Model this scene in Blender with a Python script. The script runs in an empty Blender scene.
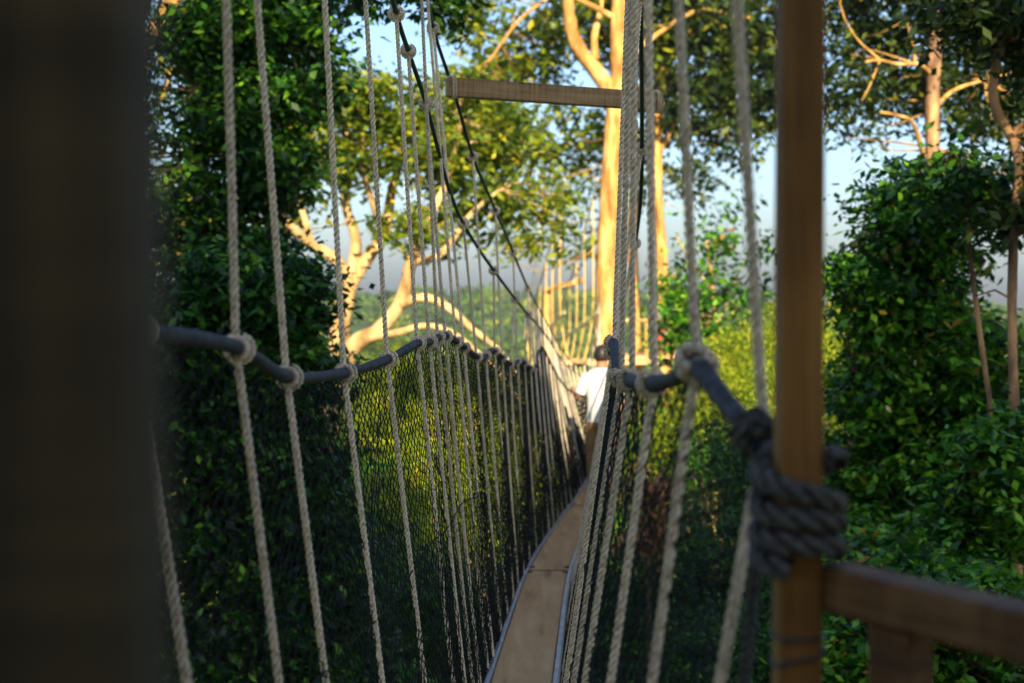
import bpy, math, random
import numpy as np
from mathutils import Vector, Matrix
random.seed(7); rng = np.random.default_rng(11)
R = math.radians
sc = bpy.context.scene
C = sc.collection
F = 1422.0; PITCH = R(1.67); CT, ST = math.cos(PITCH), math.sin(PITCH)

def P(px, py, d):
    """a point seen at that direction, d metres ahead of the camera"""
    x = (px-512.0)/F*d; y = -(py-341.5)/F*d
    return np.array([x, d*CT + y*ST, y*CT - d*ST])

# ---------------------------------------------------------------- materials
def mat(name, col, rough=.7, spec=.3, build=None):
    m = bpy.data.materials.new(name); m.use_nodes = True
    nt = m.node_tree; b = nt.nodes['Principled BSDF']
    b.inputs['Base Color'].default_value = (*col, 1); b.inputs['Roughness'].default_value = rough
    b.inputs['Specular IOR Level'].default_value = spec
    if build: build(nt, b)
    return m
def N(nt, t, **k):
    n = nt.nodes.new(t)
    for a, v in k.items():
        if a.startswith('i_'): n.inputs[a[2:].replace('_', ' ')].default_value = v
        else: setattr(n, a, v)
    return n
def ramp(nt, src, stops):
    r = nt.nodes.new('ShaderNodeValToRGB'); e = r.color_ramp.elements
    while len(e) < len(stops): e.new(.5)
    for el, (p, c) in zip(e, stops): el.position = p; el.color = (*c, 1)
    nt.links.new(src, r.inputs[0]); return r.outputs[0]
def noisy(stops, scale=(8, 8, 8), detail=6, bump=.3, dist=.01, nscale=1.0, rough2=.6):
    def f(nt, b):
        tc = N(nt, 'ShaderNodeTexCoord'); mp = N(nt, 'ShaderNodeMapping'); mp.inputs['Scale'].default_value = scale
        nt.links.new(tc.outputs['Object'], mp.inputs[0])
        n = N(nt, 'ShaderNodeTexNoise', i_Scale=nscale, i_Detail=detail, i_Roughness=rough2)
        nt.links.new(mp.outputs[0], n.inputs['Vector'])
        nt.links.new(ramp(nt, n.outputs[0], stops), b.inputs['Base Color'])
        bp = N(nt, 'ShaderNodeBump', i_Strength=bump, i_Distance=dist)
        nt.links.new(n.outputs[0], bp.inputs['Height']); nt.links.new(bp.outputs[0], b.inputs['Normal'])
    return f
def leafmat(name, stops, transl=.35, rough=.5, spec=.35):
    m = bpy.data.materials.new(name); m.use_nodes = True; nt = m.node_tree
    b = nt.nodes['Principled BSDF']; out = nt.nodes['Material Output']
    a = N(nt, 'ShaderNodeAttribute', attribute_name='leafvar')
    c = ramp(nt, a.outputs['Fac'], stops)
    nt.links.new(c, b.inputs['Base Color']); b.inputs['Roughness'].default_value = rough
    b.inputs['Specular IOR Level'].default_value = spec
    t = N(nt, 'ShaderNodeBsdfTranslucent'); nt.links.new(c, t.inputs[0])
    mx = N(nt, 'ShaderNodeMixShader', i_Fac=transl)
    nt.links.new(b.outputs[0], mx.inputs[1]); nt.links.new(t.outputs[0], mx.inputs[2]); nt.links.new(mx.outputs[0], out.inputs[0])
    return m
M = {}
M['rope'] = mat('rope_fibre', (.5,.46,.4), .85, .2, noisy([(.3,(.26,.20,.13)),(.5,(.66,.54,.39)),(.75,(.86,.75,.58))], (60,60,60), 5, .5, .002, 1.5))
M['rope_far'] = mat('rope_fibre_pale', (.55,.5,.42), .85, .2, noisy([(.25,(.42,.37,.3)),(.8,(.66,.6,.5))], (6,6,6), 4, .2, .004))
M['rope_sunlit'] = mat('rope_fibre_sunlit', (.6,.45,.2), .85, .2, noisy([(.25,(.5,.32,.09)),(.8,(.72,.52,.18))], (6,6,6), 4, .2, .004))  # far rope fibre with golden sunlight mixed into its colour
M['rope_dark'] = mat('rope_weathered', (.1,.1,.1), .9, .2, noisy([(.3,(.022,.022,.021)),(.7,(.10,.096,.088))], (70,70,70), 5, .6, .003, 1.5))
M['sleeve'] = mat('sleeve_dark', (.05,.055,.07), .72, .3, noisy([(.35,(.010,.010,.011)),(.7,(.055,.055,.058))], (30,30,30), 5, .5, .002, 1.2))
M['cable'] = mat('cable_black', (.012,.02,.022), .45, .4, noisy([(.3,(.006,.014,.016)),(.8,(.03,.045,.045))], (40,40,40), 3, .2, .001))
M['net'] = mat('net_black', (.008,.008,.008), .8, .1, noisy([(.3,(.004,.004,.004)),(.8,(.014,.013,.012))], (20,20,20), 2, 0, .001))
def woodb(stops, along, s=1.0, fine=90.):
    # grain stretched along an axis, plus saw marks across it
    def f(nt, b):
        tc = N(nt, 'ShaderNodeTexCoord'); mp = N(nt, 'ShaderNodeMapping')
        sca = [26*s]*3; sca[along] = 1.6*s; mp.inputs['Scale'].default_value = sca
        nt.links.new(tc.outputs['Object'], mp.inputs[0])
        n = N(nt, 'ShaderNodeTexNoise', i_Scale=1.0, i_Detail=8, i_Roughness=.65, i_Distortion=.6)
        nt.links.new(mp.outputs[0], n.inputs['Vector'])
        mp2 = N(nt, 'ShaderNodeMapping'); s2 = [3.]*3; s2[along] = fine; mp2.inputs['Scale'].default_value = s2
        nt.links.new(tc.outputs['Object'], mp2.inputs[0])
        n2 = N(nt, 'ShaderNodeTexNoise', i_Scale=1.0, i_Detail=3, i_Roughness=.6); nt.links.new(mp2.outputs[0], n2.inputs['Vector'])
        mx = N(nt, 'ShaderNodeMath', operation='MULTIPLY_ADD'); nt.links.new(n2.outputs[0], mx.inputs[0]); mx.inputs[1].default_value = .45
        m3 = N(nt, 'ShaderNodeMath', operation='MULTIPLY'); nt.links.new(n.outputs[0], m3.inputs[0]); m3.inputs[1].default_value = .6
        nt.links.new(m3.outputs[0], mx.inputs[2])
        nt.links.new(ramp(nt, mx.outputs[0], stops), b.inputs['Base Color'])
        bp = N(nt, 'ShaderNodeBump', i_Strength=.5, i_Distance=.002)
        nt.links.new(mx.outputs[0], bp.inputs['Height']); nt.links.new(bp.outputs[0], b.inputs['Normal'])
    return f
M['post'] = mat('timber_golden', (.3,.18,.07), .75, .25, woodb([(.36,(.028,.012,.003)),(.5,(.125,.057,.012)),(.66,(.235,.115,.028))], 2, .6, 3))
M['postdark'] = mat('timber_old', (.1,.07,.04), .85, .2, woodb([(.35,(.012,.009,.005)),(.52,(.042,.030,.015)),(.7,(.09,.062,.028))], 2))
M['beam'] = mat('timber_beam', (.3,.2,.12), .8, .2, woodb([(.38,(.07,.04,.018)),(.47,(.20,.125,.06)),(.66,(.36,.235,.12))], 0, .8, 70))
M['rail'] = mat('timber_rail', (.2,.12,.06), .7, .25, woodb([(.38,(.02,.009,.003)),(.5,(.08,.036,.010)),(.66,(.15,.075,.026))], 0, 1, 12))
M['plank'] = mat('timber_plank', (.33,.24,.15), .85, .2, woodb([(.34,(.20,.11,.045)),(.47,(.52,.30,.13)),(.66,(.66,.42,.20))], 1, .3, .8))
M['metal'] = mat('aluminium', (.4,.42,.45), .45, .5, noisy([(.3,(.26,.28,.30)),(.8,(.50,.52,.56))], (8,8,8), 4, .1, .001))
M['metal'].node_tree.nodes['Principled BSDF'].inputs['Metallic'].default_value = .35
M['bolt'] = mat('bolt_rust', (.08,.05,.035), .6, .4, noisy([(.3,(.04,.03,.02)),(.8,(.13,.08,.05))], (80,80,80), 3, .3, .001))
M['bark_gold'] = mat('bark_gold', (.5,.36,.16), .85, .2, noisy([(.3,(.10,.045,.012)),(.5,(.33,.18,.05)),(.66,(.55,.36,.14))], (3.5,3.5,1.0), 9, 1.0, .06))
M['bark_pale'] = mat('bark_pale', (.6,.5,.33), .85, .2, noisy([(.3,(.11,.065,.025)),(.5,(.36,.24,.11)),(.70,(.56,.42,.23))], (3.5,3.5,1.2), 9, 1.0, .06))
M['bark_brown'] = mat('bark_brown', (.2,.12,.07), .9, .15, noisy([(.38,(.06,.035,.022)),(.5,(.17,.10,.06)),(.66,(.42,.24,.11))], (4,4,1.6), 7, .8, .04))
M['bark_dark'] = mat('bark_dark', (.07,.05,.03), .9, .15, noisy([(.3,(.03,.02,.014)),(.7,(.12,.085,.05))], (5,5,2), 6, .8, .03))
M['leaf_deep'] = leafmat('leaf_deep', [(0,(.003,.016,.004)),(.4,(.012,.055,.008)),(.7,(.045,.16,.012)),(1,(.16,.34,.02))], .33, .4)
M['leaf_green'] = leafmat('leaf_green', [(0,(.004,.022,.003)),(.32,(.026,.115,.007)),(.62,(.095,.29,.014)),(.95,(.24,.44,.02)),(1,(.40,.22,.03))], .38, .38)
M['leaf_olive'] = leafmat('leaf_olive', [(0,(.025,.06,.006)),(.4,(.10,.165,.010)),(.75,(.25,.29,.012)),(1,(.50,.38,.02))], .45)
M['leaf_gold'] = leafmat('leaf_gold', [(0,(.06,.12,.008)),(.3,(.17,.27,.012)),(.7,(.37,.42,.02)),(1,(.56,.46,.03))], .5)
M['leaf_dark'] = leafmat('leaf_dark', [(0,(.008,.020,.006)),(.5,(.028,.058,.010)),(.85,(.09,.13,.012)),(1,(.20,.20,.02))], .38)
M['leaf_far'] = leafmat('leaf_far', [(0,(.018,.05,.010)),(.4,(.06,.13,.016)),(.8,(.15,.22,.02)),(1,(.30,.30,.025))], .38, .6)

def tone(m, lo, hi):
    # each object made of this material is a little lighter or darker than the next
    nt = m.node_tree; b = nt.nodes['Principled BSDF']; l = b.inputs['Base Color'].links[0]; src = l.from_socket
    oi = N(nt, 'ShaderNodeObjectInfo'); mr = N(nt, 'ShaderNodeMapRange'); mr.inputs[3].default_value = lo; mr.inputs[4].default_value = hi
    nt.links.new(oi.outputs['Random'], mr.inputs[0]); mx = N(nt, 'ShaderNodeVectorMath', operation='SCALE')
    nt.links.new(src, mx.inputs[0]); nt.links.new(mr.outputs[0], mx.inputs['Scale']); nt.links.new(mx.outputs[0], b.inputs['Base Color'])
tone(M['plank'], .62, 1.12); tone(M['rope'], .82, 1.08); tone(M['rope_far'], .8, 1.1)
# ---------------------------------------------------------------- object helpers
def put(o, parent=None):
    C.objects.link(o)
    if parent is not None:
        o.parent = parent
        o.matrix_parent_inverse = Matrix.Translation(parent.location).inverted() if parent.get('_w', 0) else Matrix()
    return o
def tag(o, label=None, cat=None, group=None, kind=None):
    if label: o['label'] = label
    if cat: o['category'] = cat
    if group: o['group'] = group
    if kind: o['kind'] = kind
    return o
def thing(name, loc, label, cat, group=None):
    o = bpy.data.objects.new(name, None); o.location = loc; C.objects.link(o); o.empty_display_size = .1
    return tag(o, label, cat, group)
def mesh(name, V, Fq, m, parent=None, smooth=False, var=None):
    """V world coords; when parented the mesh is stored relative to its parent's location"""
    V = np.asarray(V, float)
    off = np.zeros(3)
    p = parent
    while p is not None:
        off += np.array(p.location); p = p.parent
    V = V - off
    me = bpy.data.meshes.new(name)
    if isinstance(Fq, np.ndarray):
        k = Fq.shape[1]
        me.vertices.add(len(V)); me.vertices.foreach_set('co', V.astype(np.float32).ravel())
        me.loops.add(Fq.size); me.loops.foreach_set('vertex_index', Fq.astype(np.int32).ravel())
        me.polygons.add(len(Fq)); me.polygons.foreach_set('loop_start', np.arange(0, Fq.size, k, dtype=np.int32))
        me.polygons.foreach_set('loop_total', np.full(len(Fq), k, dtype=np.int32))
        me.update(calc_edges=True)
    else:
        me.from_pydata([tuple(v) for v in V], [], [tuple(f) for f in Fq]); me.update()
    if smooth: me.polygons.foreach_set('use_smooth', np.ones(len(me.polygons), bool))
    if var is not None:
        a = me.attributes.new('leafvar', 'FLOAT', 'FACE'); a.data.foreach_set('value', var.astype(np.float32))
    me.materials.append(m)
    o = bpy.data.objects.new(name, me); C.objects.link(o)
    if parent is not None: o.parent = parent
    return o
class MB:
    def __init__(s): s.V = []; s.F = []; s.n = 0
    def add(s, V, Fq):
        V = np.asarray(V, float); s.V.append(V); s.F += [tuple(int(i)+s.n for i in f) for f in Fq]; s.n += len(V); return s
    def box(s, c, half, rot=None, bev=.1):
        """chamfered box: half = half sizes, rot 3x3 with axes as columns"""
        c = np.array(c, float); h = np.array(half, float); b = min(h)*bev
        pts = []; idx = {}
        for sx in (-1,1):
            for sy in (-1,1):
                for sz in (-1,1):
                    for ax in range(3):
                        p = np.array([sx,sy,sz])*(h-b); p[ax] = (sx,sy,sz)[ax]*h[ax]
                        idx[(sx,sy,sz,ax)] = len(pts); pts.append(p)
        fs = []
        for ax in range(3):
            u, v = [(1,2),(2,0),(0,1)][ax]
            for sg in (-1,1):
                q = []
                for a, bb in ((-1,-1),(1,-1),(1,1),(-1,1)):
                    k = [0,0,0]; k[ax] = sg; k[u] = a; k[v] = bb; q.append(idx[(*k, ax)])
                fs.append(q if sg > 0 else q[::-1])
        for ax in range(3):            # edge chamfers, edges along ax
            u, v = [(1,2),(2,0),(0,1)][ax]
            for a in (-1,1):
                for bb in (-1,1):
                    k0 = [0,0,0]; k0[ax] = -1; k0[u] = a; k0[v] = bb; k1 = list(k0); k1[ax] = 1
                    q = [idx[(*k0,u)], idx[(*k1,u)], idx[(*k1,v)], idx[(*k0,v)]]
                    fs.append(q if a*bb < 0 else q[::-1])
        for k in [(a,b_,c_) for a in (-1,1) for b_ in (-1,1) for c_ in (-1,1)]:
            q = [idx[(*k,0)], idx[(*k,1)], idx[(*k,2)]]
            fs.append(q if k[0]*k[1]*k[2] > 0 else q[::-1])
        pts = np.array(pts)
        if rot is not None: pts = pts @ np.array(rot).T
        return s.add(pts+c, fs)
    def tube(s, pts, r, n=8, cap=True):
        V, Fq = tube_arrays(pts, r, n); Fl = [tuple(f) for f in Fq]
        if cap: Fl += [tuple(range(n-1,-1,-1)), tuple(len(V)-n+i for i in range(n))]
        return s.add(V, Fl)
    def build(s, name, m, parent=None, smooth=False): return mesh(name, np.vstack(s.V), s.F, m, parent, smooth)

def frames(p):
    t = np.gradient(p, axis=0); t /= np.linalg.norm(t, axis=1)[:,None]+1e-12
    a = np.array([1.,0,0]) if abs(t[0][0]) < .8 else np.array([0,0,1.])
    n = a - t[0]*np.dot(a, t[0]); n /= np.linalg.norm(n)
    Ns = np.empty_like(p); Ns[0] = n
    for i in range(1, len(p)):
        n = n - t[i]*np.dot(n, t[i]); n /= np.linalg.norm(n)+1e-12; Ns[i] = n
    return t, Ns, np.cross(t, Ns)
def smoothpath(pts, step):
    """Catmull-Rom through pts, resampled evenly"""
    p = np.array(pts, float)
    if len(p) == 2:
        L = np.linalg.norm(p[1]-p[0]); n = max(2, int(L/step)+1); t = np.linspace(0,1,n)[:,None]; return p[0]*(1-t)+p[1]*t
    q = np.vstack([2*p[0]-p[1], p, 2*p[-1]-p[-2]]); out = []
    for i in range(1, len(q)-2):
        a, b, c, d = q[i-1:i+3]; m1 = (c-a)/2; m2 = (d-b)/2
        # keep tangents short when spans are uneven
        L = np.linalg.norm(c-b); 
        for m_ in (m1, m2):
            l = np.linalg.norm(m_)
            if l > 1.2*L: m_ *= 1.2*L/l
        t = np.linspace(0,1,24,endpoint=False)[:,None]
        out.append((2*t**3-3*t**2+1)*b+(t**3-2*t**2+t)*m1+(-2*t**3+3*t**2)*c+(t**3-t**2)*m2)
    out = np.vstack(out+[p[-1:]])
    s = np.r_[0, np.cumsum(np.linalg.norm(np.diff(out,axis=0),axis=1))]
    n = max(2, int(s[-1]/step)+1); u = np.linspace(0, s[-1], n)
    return np.stack([np.interp(u, s, out[:,k]) for k in range(3)], 1)
def grid_faces(nr, n):
    i = np.arange(nr-1)[:,None]*n; j = np.arange(n)[None,:]; j2 = (j+1) % n
    return np.stack([i+j, i+j2, i+n+j2, i+n+j], -1).reshape(-1,4)
def tube_arrays(pts, r, n=8):
    p = np.array(pts, float); t, a, b = frames(p)
    r = np.broadcast_to(np.asarray(r, float), (len(p),))
    ph = np.arange(n)/n*2*math.pi
    V = p[:,None,:] + r[:,None,None]*(np.cos(ph)[None,:,None]*a[:,None,:]+np.sin(ph)[None,:,None]*b[:,None,:])
    return V.reshape(-1,3), grid_faces(len(p), n)
def rope_arrays(pts, rad, pitch, n=12, per=12, hair=0.0):
    """three-strand laid rope swept along pts: three tubes twisted round each other"""
    p = smoothpath(pts, pitch/per); t, a, b = frames(p); m = 7 if n >= 12 else 5
    s = np.arange(len(p))*(pitch/per); out = []; base = 0; Vs = []; Fs = []
    ph = np.arange(m)/m*2*math.pi
    for k in range(3):
        th = s/pitch*2*math.pi + k*2*math.pi/3
        er = np.cos(th)[:,None]*a+np.sin(th)[:,None]*b; et = -np.sin(th)[:,None]*a+np.cos(th)[:,None]*b
        w = 2*math.pi*rad*.52/pitch; ta = t+et*w; ta /= np.linalg.norm(ta,axis=1)[:,None]; bi = np.cross(ta, er)
        r = rad*.41*(1+(rng.normal(0, hair, (len(p),m)) if hair else 0))*np.ones((len(p),m))
        V = (p+er*rad*.585)[:,None,:] + r[...,None]*(np.cos(ph)[None,:,None]*er[:,None,:]+np.sin(ph)[None,:,None]*bi[:,None,:])
        Vs.append(V.reshape(-1,3)); Fs.append(grid_faces(len(p), m)+base); base += len(p)*m
    return np.vstack(Vs), np.vstack(Fs)
def merge(arrs):
    V = []; Fq = []; n = 0
    for v, f in arrs: V.append(v); Fq.append(f+n); n += len(v)
    return np.vstack(V), np.vstack(Fq)

# ---------------------------------------------------------------- walkway lines
DK = np.array([(-2,-.46,-1.42),(0,-.36,-1.46),(2,-.24,-1.56),(4,-.12,-1.70),(6.9,.047,-1.86),(10.8,.28,-2.06),(14,.61,-2.2),(17,1.0,-2.27),(20,1.3,-2.32),(25,1.65,-2.35),(30,2.08,-2.2),(35,2.4,-1.95),(39.6,2.62,-1.72)])
_dk = smoothpath([(x,y,z) for y,x,z in DK], .1)
def deck(y): return np.array([np.interp(y,_dk[:,1],_dk[:,0]), y, np.interp(y,_dk[:,1],_dk[:,2])])
HL = [(-40,306,1.7),(60,318,2.0),(170,335,2.45),(238,348,2.84),(288,377,3.3),(345,373,4.03),(388,359,4.83),(418,343,5.6),(430,342,6.0),(446,336,6.6),(464,347,7.4),(482,359,8.4),(493,350,9.2),(511,364,10.6),(521,360,11.5),(534,368,13),(541,347,14),(552,366,15.5),(562,383,17.5),(572,392,20),(583,394,24),(592,385,29),(599,368,34),(601,350,39)]
HR = [(762,442,2.0),(728,405,2.15),(694,364,2.35),(676,378,2.6),(652,384,2.85),(630,381,3.4),(620,378,4.0),(613,343,4.8),(612,353,5.6),(612,346,6.6),(611,356,7.6),(611,351,9),(611,362,11),(613,359,13),(616,367,15.5),(617,376,18),(618,386,22),(617,386,27),(617,368,33),(616,350,39)]
CA = [(150,-1250,2.2),(207,-800,2.84),(216,-560,3.3),(313,-290,4.03),(361,-120,4.83),(397,16,5.6),(409,53,6.0),(427,107,6.6),(450,192,7.4),(470,235,8.4),(495,272,9.4),(521,306,11),(535,322,13),(548,338,15.5),(559,356,18),(569,368,21),(582,376,25),(592,362,30),(598,330,35),(600,285,39)]
CB = [(330,-600,3.5),(395,-270,5),(428,0,7.1),(436,38,7.5),(455,95,8.0),(473,157,8.7),(489,195,9.5),(508,240,10.8),(528,288,12.6),(542,314,15),(556,340,18),(568,358,21),(581,366,25),(591,352,30),(597,318,35),(600,275,39)]
CR = [(652,-1340,2.0),(640,-1060,2.35),(638,-800,2.85),(636,-515,3.4),(638,-304,4),(640,-115,4.8),(641,16,5.6),(642,107,6.6),(641,192,7.4),(636,240,8.4),(630,275,9.5),(622,308,11.5),(619,330,14),(619,350,18),(619,362,22),(618,366,27),(617,340,33),(615,285,39)]
class Line:
    def __init__(s, pts): s.p = smoothpath([P(*q) for q in pts], .02)
    def at(s, y): return np.array([np.interp(y,s.p[:,1],s.p[:,0]), y, np.interp(y,s.p[:,1],s.p[:,2])])
    def tan(s, y): v = s.at(y+.03)-s.at(y-.03); return v/np.linalg.norm(v)
    def seg(s, a, b, step):
        m = (s.p[:,1] >= a) & (s.p[:,1] <= b); return smoothpath(s.p[m][::max(1,int(.06/.02))], step)
hl, hr, ca, cb, cr = map(Line, (HL, HR, CA, CB, CR))
def edge(side, y):
    o = .17 + (.02 + .15*min(1, max(0, (3.6-y)/1.6)) if side > 0 else 0)
    v = deck(y); v[0] += side*o; return v

# ---------------------------------------------------------------- hand ropes, cables
def sleeve(line, y0, y1, rad, mid):
    a = line.seg(y0, mid, .0035); s = np.arange(len(a))*.0035
    r = rad*(1+.09*np.abs(np.sin(s*math.pi/.017))+.05*np.sin(s*9)+.04*np.sin(s*23+1)+rng.normal(0,.012,len(s)))
    A = tube_arrays(a, r, 12)
    b = line.seg(mid-.05, y1, .06); B = tube_arrays(b, rad, 8)
    return merge([A, B])
V, Fq = sleeve(hl, 1.6, 39, .0143, 9)
o = mesh('hand_rope', V, Fq, M['sleeve'], None, True); tag(o, 'dark sleeved hand rope along the left side of the walkway', 'hand rope', 'hand ropes of the walkway')
V, Fq = sleeve(hr, 1.95, 39, .0150, 9)
o = mesh('hand_rope', V, Fq, M['sleeve'], None, True); tag(o, 'dark sleeved hand rope on the right, tied to the golden post', 'hand rope', 'hand ropes of the walkway')
for ln, lab in ((ca,'lower black cable hanging on the left of the walkway'), (cb,'upper black cable on the left, holding the end of the wooden crossbeam'), (cr,'black cable on the right behind the bunched pale ropes')):
    p = ln.seg(2, 39, .04); V, Fq = tube_arrays(p, .0105, 8)
    tag(mesh('support_cable', V, Fq, M['cable'], None, True), lab, 'cable', 'black suspension cables')

# ---------------------------------------------------------------- suspender ropes
def wrap(c, ax, r, rr, turns=2.6, adv=None, pitch=.034, n=9, ph0=0., cross=True):
    ax = np.array(ax)/np.linalg.norm(ax); up = np.array([0,0,1.]); u = up-ax*np.dot(up,ax); u /= np.linalg.norm(u); v = np.cross(ax,u)
    adv = adv or rr*2.0
    th = np.linspace(0, turns*2*math.pi, int(turns*14)+1)
    k = (th/(2*math.pi)-turns/2)*adv
    q = c + k[:,None]*ax + r*(np.cos(th+ph0)[:,None]*u+np.sin(th+ph0)[:,None]*v)
    out = [rope_arrays(q, rr, pitch, n, 8)]
    if cross:   # a turn laid diagonally over the coil
        th = np.linspace(.3, 2*math.pi*.95, 14); k = np.sin(th/2+.4)*adv*turns*.5-adv*.2
        q = c + k[:,None]*ax + (r+rr*1.1)*(np.cos(th)[:,None]*u+np.sin(th)[:,None]*v)
        out.append(rope_arrays(q, rr, pitch, n, 8))
    return merge(out)
def ord_(i): return ['first','second','third','fourth','fifth','sixth','seventh','eighth','ninth','tenth','eleventh','twelfth','thirteenth'][i]
def suspender(side, y, top, line, label, group, lod, slack=0.0, ext=None, mat_=None):
    h = line.at(y); e = edge(side, y); e[2] -= .04
    t = top.at(y + random.uniform(-.02,.02)) if ext is None else ext
    out = h + np.array([side*.004, 0, 0])
    root = thing('suspender_rope', tuple(e), label, 'rope', group)
    mt = mat_ or M['rope']
    pts = [t, t*.7+out*.3, t*.4+out*.6, t*.15+out*.85, t*.05+out*.95, out, out*.93+e*.07, out*.66+e*.34+np.array([side*random.uniform(.0,.004),random.uniform(-.005,.005),0]), out*.3+e*.7+np.array([side*random.uniform(.0,.004),random.uniform(-.006,.006),0]), e]
    if lod == 0:
        V, Fq = rope_arrays(pts, .0093, .054, 12, 12, .03)
    elif lod == 1:
        V, Fq = rope_arrays(pts, .0093, .054, 9, 9, .02)
    else:
        V, Fq = tube_arrays(smoothpath(pts, .25), .0095, 6)
    mesh('rope', V, Fq, mt, root, True)
    if lod < 2:
        w = wrap(h, line.tan(y), 0.0148+.005, .0068, random.choice((1.8,2.4,2.9)) if lod == 0 else 2.0, ph0=random.uniform(0,6), n=9 if lod == 0 else 6)
        mesh('knot', w[0], w[1], M['rope'], root, True)
        if ext is None and t[2] < 1.6:
            w = wrap(t, top.tan(y), .0105+.008, .0085, 1.9, n=6, ph0=random.uniform(0,6))
            mesh('cable_knot', w[0], w[1], M['rope'], root, True)
GL = 'pale twisted ropes down the left side'; GR = 'pale twisted ropes down the right side'
stL = [2.84,3.3,4.03,4.83,5.6,6.0,6.6,7.42,8.1,8.7,9.35,9.9,10.55,11.2,11.9,12.6]
for i, y in enumerate(stL):
    top = ca if i < 7 or i % 2 == 0 else cb
    lab = [ 'thick pale rope nearest the dark left post, knotted over the left hand rope',
      'second pale rope from the dark left post, meeting the dip of the hand rope',
      'third pale rope from the dark left post, widely spaced from its neighbours',
      'fourth pale rope from the dark left post, the last of the widely spaced ones'][i] if i < 4 else \
      'pale twisted rope, %s from the dark left post, tied to the %s black cable' % (ord_(i), 'lower' if top is ca else 'upper') if i < 13 else 'slim pale rope from black cable to net, far along the left side'
    suspender(-1, y, top, hl, lab, GL, 0 if y < 7.5 else 1)
for y, lab in ((6.3,'thin pale rope rising to the upper black cable, nearest the viewpoint of those'), (7.05,'thin pale rope tied to the upper black cable just left of the crossbeam')):
    suspender(-1, y, cb, hl, lab, GL, 1)
suspender(-1, 2.3, ca, hl, 'pale rope half hidden behind the dark left post', GL, 0)
y = 13.2; k = 0
while y < 38.5:
    suspender(-1, y, ca if k % 2 else cb, hl, 'slim pale rope from black cable to net, far along the left side', GL, 2, mat_=M['rope_far']); k += 1
    y += .5 if y < 18 else .8 if y < 26 else 1.3
stR = [(2.0,735,0),(2.35,677,0),(2.85,647,0),(3.4,634,0),(4.0,629.5,0),(4.8,627,0)]
labR = ['blurred pale rope nearest the golden right post','pale rope second from the golden right post, tied at the hand rope hump','thickest looking pale rope at the right edge of the bunched ropes','pale twisted rope in the bunched ropes, directly left of the thickest one','pale twisted rope in the bunched ropes, third from their right edge','leftmost twisted rope of the right hand bunch, ending at the hand rope bend']
for (y, px, py), lab in zip(stR, labR):
    h = hr.at(y); q = P(px, py, y); d = q-h; t = h + d*((cr.at(y)[2]-h[2])/d[2])
    suspender(1, y, cr, hr, lab, GR, 0, ext=t if y < 3 else t)
y = 5.5; k = 0
while y < 38.5:
    suspender(1, y, cr, hr, 'slim pale rope hanging behind the bunched ropes of the right side' , GR, 1 if y < 9 else 2, mat_=None if y < 9 else M['rope_far']); k += 1
    y += 1.5

# ---------------------------------------------------------------- nets
def net(side, line, y0, y1, label):
    du = .074; rows = 74
    nu = int((y1-y0)/du)
    U, W = np.meshgrid(np.arange(nu+1), np.arange(rows+1), indexing='ij')
    ys = y0 + (U + .5*(W % 2))*du
    w = W/rows
    sx = lambda f, k: np.interp(ys, yy, f[:,k])
    yy = np.arange(y0-.2, y1+.4, .04); top = np.array([line.at(v) for v in yy]); bot = np.array([edge(side, v) for v in yy])
    Pt = np.stack([sx(top,0), ys, sx(top,2)-.012], -1); Pb = np.stack([sx(bot,0), ys, sx(bot,2)-.03], -1)
    g = w + .018*np.sin(ys*5.1)*np.sin(math.pi*w) + .012*np.sin(ys*11+W*.3)*np.sin(math.pi*w)
    V = Pt*(1-g[...,None])+Pb*g[...,None]
    V[...,0] -= side*((.07*(w-.5) if side < 0 else -.012)*np.sin(math.pi*w)-.006+.012*np.sin(ys*3.3+w*5)*np.sin(math.pi*w))
    V += rng.normal(0, .0022, V.shape)*np.array([1,2.4,1])
    idx = lambda u, k: u*(rows+1)+k
    E = []
    u = np.arange(nu)[:,None]
    ev = np.arange(0, rows, 2)[None,:]; od = np.arange(1, rows, 2)[None,:]
    E.append(np.stack([idx(u,ev)+0*ev, idx(u,ev+1)], -1).reshape(-1,2)); E.append(np.stack([idx(u+1,ev), idx(u,ev+1)], -1).reshape(-1,2))
    E.append(np.stack([idx(u,od)+0*od, idx(u,od+1)], -1).reshape(-1,2)); E.append(np.stack([idx(u,od), idx(u+1,od+1)], -1).reshape(-1,2))
    E = np.vstack(E); V = V.reshape(-1,3); A = V[E[:,0]]; B = V[E[:,1]]
    t = B-A; t /= np.linalg.norm(t,axis=1)[:,None]+1e-9
    a = np.cross(t, [1.,0,0]); a /= np.linalg.norm(a,axis=1)[:,None]+1e-9; b = np.cross(t, a)
    r = .0021*np.ones(len(E))*(1+.14*np.maximum(0, A[:,1]-6.5))
    vs = []
    for X in (A, B):
        for k in range(3):
            th = k*2*math.pi/3; vs.append(X + r[:,None]*(math.cos(th)*a+math.sin(th)*b))
    vs = np.stack(vs, 1).reshape(-1,3)
    base = (np.arange(len(E))*6)[:,None]
    fs = np.concatenate([base+np.array([k,(k+1)%3,3+(k+1)%3,3+k]) for k in range(3)], 0)
    root = thing('safety_net', tuple(bot[0]), label, 'net', 'black safety nets of the walkway')
    mesh('mesh', vs, fs, M['net'], root)
    # border and middle cords
    for nm, g0 in (('seam_cord', .47), ('border_cord', .985)):
        q = top*(1-g0)+bot*g0; q[:,0] -= side*(.07*(g0-.5) if side < 0 else -.012)*math.sin(math.pi*g0); q[:,2] += .012*np.sin(q[:,1]*4)
        Vc, Fc = tube_arrays(q[:: 2], .003, 5); mesh(nm, Vc, Fc, M['net'], root, True)
net(-1, hl, 1.7, 20, 'long black diamond mesh net under the left hand rope')
net(1, hr, 2.0, 20, 'black net under the right hand rope, seen nearly edge on')
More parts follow.
